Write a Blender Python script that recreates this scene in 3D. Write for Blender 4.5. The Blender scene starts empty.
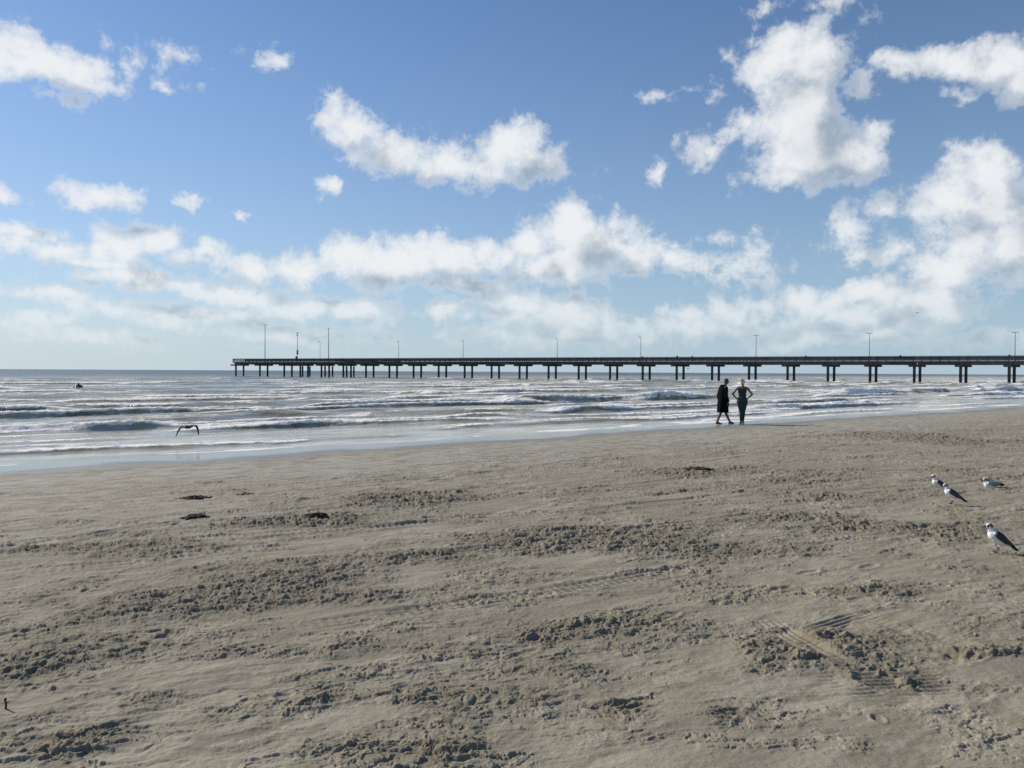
import bpy, bmesh, math, random
import numpy as np
from mathutils import Vector, Matrix, Quaternion

random.seed(7)
rng = np.random.default_rng(11)
SC = bpy.context.scene
COL = SC.collection
PI = math.pi
R = math.radians

# ------------------------------------------------------------------ camera
EYE = 2.0                      # eye height above the sea (z = 0 is the water line)
FPX = 769.0
PITCH = math.atan(12.2 / FPX)  # looking down a touch
ROLL = R(0.31)
cam_d = bpy.data.cameras.new('camera')
cam = bpy.data.objects.new('camera', cam_d)
COL.objects.link(cam)
cam_d.sensor_width = 36.0
cam_d.lens = FPX / 1024 * 36.0
cam_d.clip_start = 0.05
cam_d.clip_end = 60000
cam.location = (0, 0, EYE)
Mrot = Matrix.Rotation(PI / 2 - PITCH, 4, 'X') @ Matrix.Rotation(ROLL, 4, 'Z')
cam.rotation_euler = Mrot.to_euler()
SC.camera = cam
R3 = Mrot.to_3x3()

def ray(u, v):
    return (R3 @ Vector(((u - 512) / FPX, (384 - v) / FPX, -1.0))).normalized()

def at_depth(u, v, Y):
    d = ray(u, v)
    return Vector((0, 0, EYE)) + d * (Y / d.y)

# ------------------------------------------------------------------ beach frame
TH = R(38)
SX, SY = -math.sin(TH), math.cos(TH)      # towards the sea
TX, TY = math.cos(TH), math.sin(TH)       # along the shore
SHORE_Y = 24.4

def shore_s(x, y):
    return x * SX + (y - SHORE_Y) * SY

def shore_t(x, y):
    return x * TX + y * TY

def base_z(x, y):
    d = -shore_s(x, y)
    up = np.where(d > 0, 0.35 * (np.clip(d, 0, 60) / 18.5) ** 0.92, 0.0)
    dn = np.where(d < 0, 0.03 * d - 0.0006 * d * d, 0.0)
    return up + np.clip(dn, -2.5, 0)

def ground_at(u, v):
    d = ray(u, v)
    z = 0.3
    for _ in range(12):
        p = Vector((0, 0, EYE)) + d * ((z - EYE) / d.z)
        z = float(base_z(np.array(p.x), np.array(p.y)))
    return Vector((p.x, p.y, z))

# ------------------------------------------------------------------ numpy noise
_perm = rng.permutation(1024).astype(np.int32)
_ang = rng.random(1024) * 2 * PI
_gx, _gy = np.cos(_ang).astype(np.float32), np.sin(_ang).astype(np.float32)

def perlin(x, y, seed=0):
    x = x + seed * 37.17; y = y - seed * 91.73
    x = np.asarray(x); y = np.asarray(y)
    fx0 = np.floor(x); fy0 = np.floor(y)
    xf = (x - fx0).astype(np.float32); yf = (y - fy0).astype(np.float32)
    xi = fx0.astype(np.int32); yi = fy0.astype(np.int32)
    def g(ix, iy, fx, fy):
        h = _perm[(_perm[ix & 1023] + iy) & 1023]
        return _gx[h] * fx + _gy[h] * fy
    u = xf * xf * xf * (xf * (xf * 6 - 15) + 10)
    v = yf * yf * yf * (yf * (yf * 6 - 15) + 10)
    a = g(xi, yi, xf, yf); b = g(xi + 1, yi, xf - 1, yf)
    c = g(xi, yi + 1, xf, yf - 1); d = g(xi + 1, yi + 1, xf - 1, yf - 1)
    return ((a + u * (b - a)) + v * ((c + u * (d - c)) - (a + u * (b - a)))) * 1.5

def fbm(x, y, octv=4, seed=0, gain=0.5, lac=2.03):
    s = 0; a = 1.0; n = 0
    for i in range(octv):
        s = s + a * perlin(x, y, seed + i * 3)
        n += a; a *= gain; x = x * lac; y = y * lac
    return s / n

def ridged(x, y, octv=3, seed=0):
    s = 0; a = 1.0; n = 0
    for i in range(octv):
        s = s + a * (1 - 2 * np.abs(perlin(x, y, seed + i * 5)))
        n += a; a *= 0.5; x = x * 2.1; y = y * 2.1
    return s / n

def sstep(a, b, x):
    t = np.clip((x - a) / (b - a), 0, 1)
    return t * t * (3 - 2 * t)

# ------------------------------------------------------------------ node helpers
class NT:
    def __init__(self, tree):
        self.t = tree; self.n = tree.nodes; self.l = tree.links
    def node(self, typ, **kw):
        nd = self.n.new(typ)
        for k, v in kw.items():
            setattr(nd, k, v)
        return nd
    def put(self, sock, val):
        if isinstance(val, bpy.types.NodeSocket):
            self.l.new(val, sock)
        elif val is not None:
            sock.default_value = val
    def math(self, op, a, b=None, c=None, clamp=False):
        nd = self.node('ShaderNodeMath', operation=op, use_clamp=clamp)
        self.put(nd.inputs[0], a)
        if b is not None: self.put(nd.inputs[1], b)
        if c is not None: self.put(nd.inputs[2], c)
        return nd.outputs[0]
    def vmath(self, op, a, b=None, c=None):
        nd = self.node('ShaderNodeVectorMath', operation=op)
        self.put(nd.inputs[0], a)
        if b is not None: self.put(nd.inputs[1], b)
        if c is not None: self.put(nd.inputs[2], c)
        return nd.outputs['Value'] if op in ('LENGTH', 'DOT_PRODUCT', 'DISTANCE') else nd.outputs[0]
    def noise(self, vec, scale, detail=4, rough=0.55, dist=0.0, out=0):
        nd = self.node('ShaderNodeTexNoise')
        self.put(nd.inputs['Vector'], vec)
        nd.inputs['Scale'].default_value = scale
        nd.inputs['Detail'].default_value = detail
        nd.inputs['Roughness'].default_value = rough
        nd.inputs['Distortion'].default_value = dist
        return nd.outputs[out]
    def mixc(self, fac, a, b, blend='MIX'):
        nd = self.node('ShaderNodeMix', data_type='RGBA', blend_type=blend)
        self.put(nd.inputs[0], fac)
        self.put(nd.inputs[6], a); self.put(nd.inputs[7], b)
        return nd.outputs[2]
    def remap(self, x, a, b, c=0.0, d=1.0, smooth=True):
        nd = self.node('ShaderNodeMapRange')
        nd.interpolation_type = 'SMOOTHSTEP' if smooth else 'LINEAR'
        self.put(nd.inputs[0], x)
        for i, q in enumerate((a, b, c, d)):
            self.put(nd.inputs[1 + i], q)
        return nd.outputs[0]

def c4(c):
    return (c[0], c[1], c[2], 1.0)

def new_mat(name):
    m = bpy.data.materials.new(name); m.use_nodes = True
    nt = NT(m.node_tree)
    b = m.node_tree.nodes['Principled BSDF']
    return m, nt, b

def simple_mat(name, col, rough=0.7, var=0.25, scale=6.0, spec=0.3, metal=0.0, bump=0.0, coord='Object'):
    m, nt, b = new_mat(name)
    tc = nt.node('ShaderNodeTexCoord').outputs[coord]
    n = nt.noise(tc, scale, 5, 0.6)
    f = nt.remap(n, 0.3, 0.7, 1 - var, 1 + var, smooth=False)
    nd = nt.vmath('SCALE', c4(col)[:3])
    sc = nd.node; nt.put(sc.inputs['Scale'], f)
    nt.l.new(nd, b.inputs['Base Color'])
    b.inputs['Roughness'].default_value = rough
    b.inputs['Specular IOR Level'].default_value = spec
    b.inputs['Metallic'].default_value = metal
    if bump:
        bp = nt.node('ShaderNodeBump'); bp.inputs['Strength'].default_value = bump
        bp.inputs['Distance'].default_value = 0.01
        nt.l.new(nt.noise(tc, scale * 6, 4), bp.inputs['Height'])
        nt.l.new(bp.outputs[0], b.inputs['Normal'])
    return m

# ------------------------------------------------------------------ object helpers
def tag(o, label=None, cat=None, group=None, kind=None):
    if label: o['label'] = label
    if cat: o['category'] = cat
    if group: o['group'] = group
    if kind: o['kind'] = kind
    return o

def empty(name, loc=(0, 0, 0), rz=0.0):
    o = bpy.data.objects.new(name, None); COL.objects.link(o)
    o.location = loc; o.rotation_euler = (0, 0, rz)
    o.empty_display_size = 0.2
    return o

def link_mesh(name, me, mat, parent=None, loc=None, rz=None):
    o = bpy.data.objects.new(name, me); COL.objects.link(o)
    if mat is not None and not me.materials: me.materials.append(mat)
    if parent is not None: o.parent = parent
    if loc is not None: o.location = loc
    if rz is not None: o.rotation_euler = (0, 0, rz)
    return o

def grid_mesh(name, X, Y, Z, keep=None, attrs=None):
    nr, nc = X.shape
    co = np.stack([X, Y, Z], -1).reshape(-1, 3).astype(np.float32)
    idx = np.arange(nr * nc, dtype=np.int32).reshape(nr, nc)
    q = np.stack([idx[:-1, :-1], idx[:-1, 1:], idx[1:, 1:], idx[1:, :-1]], -1).reshape(-1, 4)
    if keep is not None:
        k = keep.reshape(-1)
        q = q[k[q].any(1)]
        used = np.zeros(nr * nc, bool); used[q.ravel()] = True
        rm = np.cumsum(used) - 1
        q = rm[q].astype(np.int32); co = co[used]
    else:
        used = None
    me = bpy.data.meshes.new(name)
    me.vertices.add(len(co)); me.vertices.foreach_set('co', co.ravel())
    me.loops.add(q.size); me.loops.foreach_set('vertex_index', q.ravel().astype(np.int32))
    me.polygons.add(len(q))
    me.polygons.foreach_set('loop_start', np.arange(0, q.size, 4, dtype=np.int32))
    me.polygons.foreach_set('loop_total', np.full(len(q), 4, dtype=np.int32))
    me.polygons.foreach_set('use_smooth', np.ones(len(q), bool))
    me.update(calc_edges=True)
    for an, av in (attrs or {}).items():
        a = me.attributes.new(an, 'FLOAT', 'POINT')
        v = av.reshape(-1).astype(np.float32)
        if used is not None: v = v[used]
        a.data.foreach_set('value', v)
    return me

def bm_box(bm, c, size, rz=0.0, bev=0.0):
    """box centred at c"""
    r = bmesh.ops.create_cube(bm, size=1.0)
    vs = r['verts']
    M = Matrix.Translation(c) @ Matrix.Rotation(rz, 4, 'Z') @ Matrix.Diagonal((size[0], size[1], size[2], 1))
    bmesh.ops.transform(bm, matrix=M, verts=vs)
    if bev:
        es = list({e for v in vs for e in v.link_edges})
        bmesh.ops.bevel(bm, geom=es, offset=bev, segments=1, affect='EDGES', profile=0.5)

def bm_tube(bm, p0, p1, r0, r1=None, seg=10):
    r1 = r0 if r1 is None else r1
    p0 = Vector(p0); p1 = Vector(p1); d = p1 - p0; L = d.length
    r = bmesh.ops.create_cone(bm, cap_ends=True, segments=seg, radius1=r0, radius2=r1, depth=L)
    q = Vector((0, 0, 1)).rotation_difference(d.normalized())
    M = Matrix.Translation((p0 + p1) / 2) @ q.to_matrix().to_4x4()
    bmesh.ops.transform(bm, matrix=M, verts=r['verts'])

def bm_done(bm, name, smooth=False):
    me = bpy.data.meshes.new(name); bm.to_mesh(me); bm.free()
    if smooth:
        me.polygons.foreach_set('use_smooth', np.ones(len(me.polygons), bool))
    return me

_BALLS = {}
def bm_ball(bm, c, rad, rot=None, seg=16):
    if seg not in _BALLS:
        t_ = bmesh.new(); bmesh.ops.create_uvsphere(t_, u_segments=seg, v_segments=max(8, seg // 2 + 2), radius=1.0)
        t_.verts.index_update()
        _BALLS[seg] = ([v.co.copy() for v in t_.verts], [[v.index for v in f.verts] for f in t_.faces]); t_.free()
    vs, fs = _BALLS[seg]
    M = Matrix.Translation(c)
    if rot is not None: M = M @ rot.to_4x4()
    M = M @ Matrix.Diagonal((rad[0], rad[1], rad[2], 1))
    nv = [bm.verts.new(M @ v) for v in vs]
    for f in fs: bm.faces.new([nv[i] for i in f])

def bm_cap(bm, p0, r0, p1, r1, seg=12):
    p0 = Vector(p0); p1 = Vector(p1)
    bm_ball(bm, p0, (r0, r0, r0), seg=seg); bm_ball(bm, p1, (r1, r1, r1), seg=seg)
    if (p1 - p0).length > 1e-4: bm_tube(bm, p0, p1, r0, r1, seg)

def remeshed(bm, name, voxel, smooth=2):
    """merge overlapping solids in bm into one continuous skin"""
    me = bm_done(bm, name + '_raw')
    o = bpy.data.objects.new(name + '_raw', me); COL.objects.link(o)
    md = o.modifiers.new('r', 'REMESH'); md.mode = 'VOXEL'; md.voxel_size = voxel; md.use_smooth_shade = True
    if smooth:
        sm = o.modifiers.new('s', 'SMOOTH'); sm.factor = 0.5; sm.iterations = smooth
    dg = bpy.context.evaluated_depsgraph_get()
    ev = o.evaluated_get(dg)
    out = bpy.data.meshes.new_from_object(ev); out.name = name
    bpy.data.objects.remove(o); bpy.data.meshes.remove(me)
    out.polygons.foreach_set('use_smooth', np.ones(len(out.polygons), bool))
    return out

def tint(me, fn):
    """feather / skin colouring, per point"""
    n = len(me.vertices)
    co = np.zeros(n * 3, np.float32); me.vertices.foreach_get('co', co); co = co.reshape(-1, 3)
    col = np.ones((n, 4), np.float32); col[:, :3] = fn(co)
    a = me.color_attributes.new('tint', 'FLOAT_COLOR', 'POINT')
    a.data.foreach_set('color', col.ravel())

# ------------------------------------------------------------------ sun and sky
SUN_AZ = R(-58)      # from +Y, towards -X (left of the view)
SUN_EL = R(29)
sun_dir = Vector((math.sin(SUN_AZ) * math.cos(SUN_EL), math.cos(SUN_AZ) * math.cos(SUN_EL), math.sin(SUN_EL)))
sd = bpy.data.lights.new('sun', 'SUN'); sd.energy = 5.0; sd.angle = R(0.53); sd.color = (1.0, 0.95, 0.87)
so = bpy.data.objects.new('sun', sd); COL.objects.link(so)
so.rotation_euler = sun_dir.to_track_quat('Z', 'Y').to_euler()
so.location = sun_dir * 50

# cloud masses: photograph bearings turned into azimuth / elevation on the sky: u, v, ru, rv, weight
CLOUDS = [
 (8,48,40,24,1.0),(50,62,44,20,1.0),(95,74,40,18,.95),(140,66,34,13,.5),(174,52,20,12,.42),(176,88,22,6,.5),(130,50,26,8,.35),(60,95,26,7,.3),
 (266,54,22,11,.6),(325,115,22,15,.7),(350,130,32,22,.95),(395,155,52,24,1.05),(450,165,58,22,1.05),(505,152,42,24,1.0),(545,158,28,16,.6),
 (330,188,15,10,.85),(12,196,24,15,.9),(92,192,38,16,.95),(72,184,20,12,.6),(184,208,20,8,.75),(238,213,9,6,.7),
 (20,235,42,12,.7),(35,252,55,14,.9),(110,248,46,20,1.0),(152,240,30,16,1.0),(195,254,40,14,.85),(90,266,70,9,.7),
 (250,262,40,12,.8),(310,262,40,20,1.0),(360,254,40,22,1.05),(405,262,48,26,1.1),(455,258,42,24,1.1),(490,250,30,20,1.0),
 (528,236,24,22,1.0),(575,228,36,30,1.15),(605,250,44,34,1.15),(560,266,60,24,1.1),(640,262,36,18,1.0),(678,264,24,12,.85),(470,284,60,12,.8),
 (150,282,90,11,.95),(240,290,80,13,1.0),(310,304,70,16,.95),(110,310,80,12,.85),(210,316,90,13,.9),(370,308,46,16,.9),(40,298,50,10,.75),
 (445,314,36,14,.75),(520,306,40,24,.9),(560,318,54,24,.85),(600,330,50,16,.6),(30,326,60,12,.7),(100,336,100,11,.7),(300,334,130,12,.7),
 (795,38,32,22,.9),(770,62,36,28,1.0),(806,72,38,40,1.1),(790,112,50,40,1.15),(800,150,56,36,1.15),(842,160,44,30,1.1),(782,180,46,16,.8),
 (700,152,20,16,.5),(715,138,14,11,.42),(738,122,18,14,.5),(857,92,20,9,.5),(872,138,16,18,.6),(728,60,10,8,.25),
 (660,178,10,8,.55),(622,170,28,5,.24),(655,93,24,5,.28),(703,90,9,7,.35),
 (905,66,28,12,.7),(950,62,44,18,.95),(1000,58,40,24,1.05),(1030,72,34,22,1.0),(960,92,22,9,.5),
 (978,172,38,32,1.1),(945,200,34,26,1.0),(1000,205,46,36,1.15),(975,240,50,32,1.1),(930,212,30,18,.8),(1020,240,36,40,1.1),(945,272,46,26,1.05),(940,305,56,24,1.0),
 (838,232,22,22,.7),(852,252,20,24,.65),(886,256,22,22,.8),(876,214,16,12,.5),
 (735,236,30,10,.45),(752,262,24,22,.42),(728,262,30,14,.4),(668,242,10,8,.4),
 (690,318,30,12,.7),(735,312,32,20,.95),(765,304,22,14,.8),(815,302,36,20,1.0),(860,296,40,20,1.05),(840,322,60,20,.9),(740,332,60,12,.6),(905,325,60,18,.8),(985,336,40,12,.5),
 (640,328,40,14,.7),(560,338,130,12,.75),(850,340,150,12,.75),(690,330,90,12,.75),
 (830,-2,26,8,.42),(765,0,20,7,.38),(868,18,12,10,.22),
 # beyond the frame
 (1120,120,60,40,1.0),(1180,250,90,45,1.1),(1330,180,120,50,1.0),(-90,120,70,26,.9),(-160,260,130,24,1.0),(-300,150,120,40,.9),(200,-160,120,50,.9),(650,-240,150,60,1.0),(950,-140,90,40,.9),
]

def dens_group():
    g = bpy.data.node_groups.new('cloud_density', 'ShaderNodeTree')
    g.interface.new_socket('P', in_out='INPUT', socket_type='NodeSocketVector')
    g.interface.new_socket('D', in_out='OUTPUT', socket_type='NodeSocketFloat')
    g.interface.new_socket('C', in_out='OUTPUT', socket_type='NodeSocketFloat')
    nt = NT(g)
    gi = nt.node('NodeGroupInput'); go = nt.node('NodeGroupOutput')
    P = gi.outputs[0]
    # ragged edges: warp the bearing before measuring the cloud masses
    w1 = nt.noise(P, 7.0, 3, 0.6, out=1)
    w2 = nt.noise(P, 26.0, 5, 0.62, out=1)
    w1 = nt.vmath('MULTIPLY', nt.vmath('SUBTRACT', w1, (.5, .5, .5)), (.085, .055, 0))
    w2 = nt.vmath('MULTIPLY', nt.vmath('SUBTRACT', w2, (.5, .5, .5)), (.05, .036, 0))
    Q = nt.vmath('ADD', nt.vmath('ADD', P, w1), w2)
    Q = nt.vmath('MULTIPLY', Q, (1, 1, 0))
    acc = None
    for (u, v, ru, rv, w) in CLOUDS:
        d = ray(u, v)
        az = math.atan2(d.x, d.y); el = math.asin(d.z)
        k = math.cos(az) ** 1.6 if abs(az) < 1.2 else 0.4
        ra = max(ru / FPX * k, .004) * 1.20; re = max(rv / FPX * math.cos(az), .004) * 1.20
        q = nt.vmath('MULTIPLY_ADD', Q, (1 / ra, 1 / re, 0), (-az / ra, -el / re, 0))
        L = nt.vmath('LENGTH', q)
        f = nt.math('MULTIPLY_ADD', L, -w, w)
        acc = f if acc is None else nt.math('SMOOTH_MAX', acc, f, 0.22)
    fine = nt.noise(P, 30.0, 8, 0.60, .3)
    med = nt.noise(P, 12.0, 4, 0.55)
    acc = nt.math('ADD', acc, nt.math('MULTIPLY_ADD', med, 0.8, -0.40))
    nt.l.new(nt.math('ADD', acc, nt.math('MULTIPLY_ADD', fine, 0.45, -0.225)), go.inputs[1])
    acc = nt.math('ADD', acc, nt.math('MULTIPLY_ADD', fine, 1.25, -0.64))
    puff = nt.noise(P, 85.0, 6, 0.62, .2)
    acc = nt.math('ADD', acc, nt.math('MULTIPLY_ADD', puff, 0.85, -0.44))
    nt.l.new(acc, go.inputs[0])
    return g

SKY_STRENGTH = 0.085
SKY_TINT = (0.86, 1.06, 1.26, 1.0)
def build_world():
    w = bpy.data.worlds.new('World'); SC.world = w; w.use_nodes = True
    nt = NT(w.node_tree); w.node_tree.nodes.clear()
    out = nt.node('ShaderNodeOutputWorld'); bg = nt.node('ShaderNodeBackground')
    nt.l.new(bg.outputs[0], out.inputs[0])
    sky = nt.node('ShaderNodeTexSky', sky_type='NISHITA', sun_disc=False)
    sky.sun_elevation = SUN_EL; sky.sun_rotation = SUN_AZ
    sky.altitude = 0; sky.air_density = 1.0; sky.dust_density = 0.15; sky.ozone_density = 4.0
    tc = nt.node('ShaderNodeTexCoord').outputs['Generated']
    sp = nt.node('ShaderNodeSeparateXYZ'); nt.l.new(tc, sp.inputs[0])
    az = nt.math('ARCTAN2', sp.outputs[0], sp.outputs[1])
    el = nt.math('ARCSINE', sp.outputs[2])
    cb = nt.node('ShaderNodeCombineXYZ'); nt.l.new(az, cb.inputs[0]); nt.l.new(el, cb.inputs[1])
    cb.inputs[2].default_value = 3.1
    P = cb.outputs[0]
    grp = dens_group()
    def dens(vec):
        g = nt.node('ShaderNodeGroup'); g.node_tree = grp
        nt.l.new(vec, g.inputs[0]); return g.outputs[0], g.outputs[1]
    D0, C0 = dens(P)
    D1, C1 = dens(nt.vmath('ADD', P, (-.034, .034, 0)))       # towards the sun
    alpha = nt.math('MULTIPLY_ADD', nt.remap(D0, -0.07, 0.34), 0.48, nt.math('MULTIPLY', nt.remap(D0, 0.0, 0.90), 0.52))
    low = nt.remap(el, 0.0, 0.13, 0.42, 1.0)                # horizon haze thins the low clouds
    alpha = nt.math('MULTIPLY', nt.math('MULTIPLY', alpha, low), nt.remap(el, -0.004, 0.012))
    alpha = nt.math('MULTIPLY', alpha, 0.96)
    grad = nt.math('ADD', nt.math('MULTIPLY', nt.math('SUBTRACT', C0, C1), .95), nt.math('MULTIPLY', nt.math('SUBTRACT', D0, D1), .16))
    lit = nt.remap(grad, -0.46, 0.26, 0.0, 1.0, False)
    thick = nt.remap(C1, 0.20, 1.10, 1.0, 0.0)
    lit = nt.math('ADD', nt.math('MULTIPLY', lit, 0.62), nt.math('MULTIPLY', thick, 0.38))
    body = nt.remap(D0, .05, .55)
    lit = nt.math('ADD', nt.math('MULTIPLY', lit, body), nt.math('MULTIPLY', nt.math('SUBTRACT', 1.0, body), .72))
    k = 1.0 / SKY_STRENGTH
    shade = c4([q * k for q in (.37, .44, .52)]); bright = c4([q * k for q in (.87, .89, .90)])
    cc = nt.mixc(lit, shade, bright)
    # moist sea air: pale blue-grey veil low over the water, a little brighter towards the sun
    tosun = nt.remap(az, -1.6, 0.6, 1.0, 0.0)
    veil_c = nt.mixc(tosun, c4([q * k for q in (.43, .56, .67)]), c4([q * k for q in (.68, .73, .755)]))
    veil = nt.math('POWER', 2.718, nt.math('MULTIPLY', nt.math('ABSOLUTE', el), -4.9))
    clear = nt.mixc(nt.math('MULTIPLY', veil, .93), nt.mixc(1.0, sky.outputs[0], SKY_TINT, 'MULTIPLY'), veil_c)
    final = nt.mixc(alpha, clear, cc)
    nt.l.new(final, bg.inputs[0]); bg.inputs[1].default_value = SKY_STRENGTH
build_world()
try:
    SC.world.cycles.sampling_method = 'MANUAL'; SC.world.cycles.sample_map_resolution = 512
except Exception: pass

# ------------------------------------------------------------------ sand
def tyre_line(x, y, p, ang, width=0.22, gauge=1.6, depth=0.016, seed=0, lo=-1e9, hi=1e9):
    ca, sa = math.cos(ang), math.sin(ang)
    dx = x - p[0]; dy = y - p[1]
    a = dx * ca + dy * sa; l = -dx * sa + dy * ca
    l = l + 0.35 * perlin(a / 9.0, a * 0 + seed, seed) + 0.004 * (a / 3) ** 2
    h = np.zeros_like(x)
    for off in ((0, gauge) if gauge else (0,)):
        q = np.abs(l - off)
        prof = -depth * sstep(width * .62, width * .40, q) + depth * .8 * np.exp(-((q - width * .68) / .045) ** 2)
        tread = 0.0045 * np.sign(np.sin(2 * PI * a / 0.075 + 9 * np.abs(q))) * sstep(width * .5, width * .42, q)
        ribs = 0.006 * np.cos(2 * PI * q / 0.055) * sstep(width * .5, width * .42, q)
        h += prof + tread * .8 + ribs
    fade = sstep(-.35, .35, perlin(a / 3.5, l * .3, seed + 50) + .3 * perlin(a / .4, l / .15, seed + 51)) * sstep(lo, lo + .5, a) * sstep(hi, hi - .5, a)
    return h * fade

def sand_relief(x, y):
    s = shore_s(x, y); t = shore_t(x, y); d = -s
    # churned ground: along the shore bands plus the patches the photograph shows
    c0, s0 = math.cos(R(20)), math.sin(R(20))
    ch = .66 * fbm((x * c0 + y * s0) / 2.2, (-x * s0 + y * c0) / .9, 4, 1) - .06
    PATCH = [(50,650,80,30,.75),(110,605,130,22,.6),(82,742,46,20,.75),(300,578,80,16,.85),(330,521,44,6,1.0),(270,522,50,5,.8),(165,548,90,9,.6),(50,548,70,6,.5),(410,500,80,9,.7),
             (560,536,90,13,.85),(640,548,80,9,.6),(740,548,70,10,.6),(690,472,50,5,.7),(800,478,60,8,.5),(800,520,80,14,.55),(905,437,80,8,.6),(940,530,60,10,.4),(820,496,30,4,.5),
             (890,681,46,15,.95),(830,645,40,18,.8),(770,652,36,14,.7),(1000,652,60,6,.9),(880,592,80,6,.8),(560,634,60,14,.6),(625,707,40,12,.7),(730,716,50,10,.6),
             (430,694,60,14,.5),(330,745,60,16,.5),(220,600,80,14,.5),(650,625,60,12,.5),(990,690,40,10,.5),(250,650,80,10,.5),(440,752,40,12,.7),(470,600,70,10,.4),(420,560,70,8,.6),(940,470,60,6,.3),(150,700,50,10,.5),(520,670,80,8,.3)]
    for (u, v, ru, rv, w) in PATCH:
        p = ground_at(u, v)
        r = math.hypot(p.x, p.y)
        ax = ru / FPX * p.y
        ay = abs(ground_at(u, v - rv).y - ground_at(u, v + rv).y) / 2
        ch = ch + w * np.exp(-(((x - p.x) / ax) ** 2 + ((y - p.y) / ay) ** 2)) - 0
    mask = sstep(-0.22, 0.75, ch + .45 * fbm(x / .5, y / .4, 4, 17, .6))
    drymask = sstep(3.0, 8.0, d + 1.5 * perlin(t / 4, s / 4, 77))
    calm = .12 + .88 * drymask
    mask = mask * drymask
    h = 0.022 * fbm(x / 2.6, y / 2.6, 3, 5) * calm
    h += 0.016 * fbm(t / 1.5, s / .45, 3, 9) * calm
    # turned-over sand: broken ridges, clods and their gaps
    wx = x + .05 * perlin(x / .25, y / .25, 300) + .02 * perlin(x / .08, y / .08, 301)
    wy = y + .05 * perlin(x / .25, y / .25, 302) + .02 * perlin(x / .08, y / .08, 303)
    ca, sa = math.cos(R(13)), math.sin(R(13))
    a2 = wx * ca + wy * sa; b2 = -wx * sa + wy * ca
    f1 = fbm(a2 / .30, b2 / .17, 6, 20, .66); f2 = fbm(wx / .11, wy / .075, 5, 26, .64); f3 = fbm(wx / .05, wy / .04, 3, 29, .6)
    crust = 0.017 * sstep(-.06, .10, f1) + 0.013 * sstep(-.04, .12, f2) + .010 * sstep(.12, .30, f1) + .006 * sstep(0, .2, f3)
    clod = 0.030 * np.maximum(fbm(wx / .055, wy / .045, 4, 31, .62), -.10)
    big = 0.055 * np.maximum(perlin(wx / .11, wy / .08, 41) - .32, 0) * sstep(.0, .4, perlin(x / .8, y / .6, 42))
    h += (.88 + .6 * sstep(5, 13, np.hypot(x, y))) * mask * (.85 * crust + .72 * clod * mask + .8 * big * mask)
    # broken crust in drifts on the open sand, smooth between
    sc = sstep(-.16, .42, fbm(a2 / .9, b2 / .40, 4, 60, .6))
    h += calm * (1 - .7 * mask) * sc * (.009 * sstep(-.03, .07, f1) + .009 * sstep(.02, .11, f2) + 0.008 * fbm(wx / .045, wy / .035, 3, 63, .62))
    # thin wind and tyre streaks along the shore
    h += calm * .009 * fbm(a2 / .9, b2 / .085, 3, 68) * sstep(-.1, .45, perlin(a2 / 2.5, b2 / 1.1, 69))
    h += (0.0022 * fbm(x / .045, y / .04, 2, 70) + .003 * fbm(t / .3, s / .12, 2, 73)) * (0.3 + .7 * drymask)
    # wheel tracks along the beach
    tr = np.zeros_like(x)
    TR = [((0, 7.6), R(33), .22, 1.7, .018, 1), ((0, 9.3), R(29), .24, 1.65, .018, 2), ((0, 12.4), R(40), .22, 1.6, .016, 3), ((0, 14.2), R(36), .24, 1.7, .02, 4),
          ((0, 6.0), R(26), .22, 1.6, .016, 5), ((2, 5.1), R(14), .2, 0, .014, 6), ((-3, 10.5), R(52), .22, 1.6, .016, 7), ((4, 11), R(22), .22, 1.6, .014, 8), ((0, 16.8), R(38), .24, 1.7, .016, 9)]
    for (p, a, wd, ga, dp, sd_) in TR:
        tr += tyre_line(x, y, p, a, wd, ga, dp, sd_)
    h += .6 * tr * drymask * (1 - .45 * mask)
    # short tread prints near the right foreground
    for (u, v, ang, ln, wd) in [(797,640,R(100),1.0,.21),(897,625,R(112),1.1,.21),(840,622,R(35),.8,.22),(945,655,R(128),.6,.22),(890,682,R(4),.9,.34)]:
        p = ground_at(u, v); ca, sa = math.cos(ang), math.sin(ang)
        a = (x - p.x) * ca + (y - p.y) * sa; l = -(x - p.x) * sa + (y - p.y) * ca + .12 * a * a
        nz = sstep(-.25, .25, perlin(x / .16, y / .16, 200) + .2)
        win = sstep(ln / 2, ln / 2 - .3, np.abs(a)) * sstep(wd / 2 + .04, wd / 2 - .05, np.abs(l)) * nz
        h = h * (1 - .92 * win) + win * (-.008 + .0062 * np.cos(2 * PI * l / .048) + .0015 * np.cos(2 * PI * a / .05 + 40 * l))
    return h, mask, drymask

def stand_at(u, v):
    g = ground_at(u, v)
    h_, _, _ = sand_relief(np.array([g.x]), np.array([g.y]))
    g.z += float(h_[0])
    return g

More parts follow.
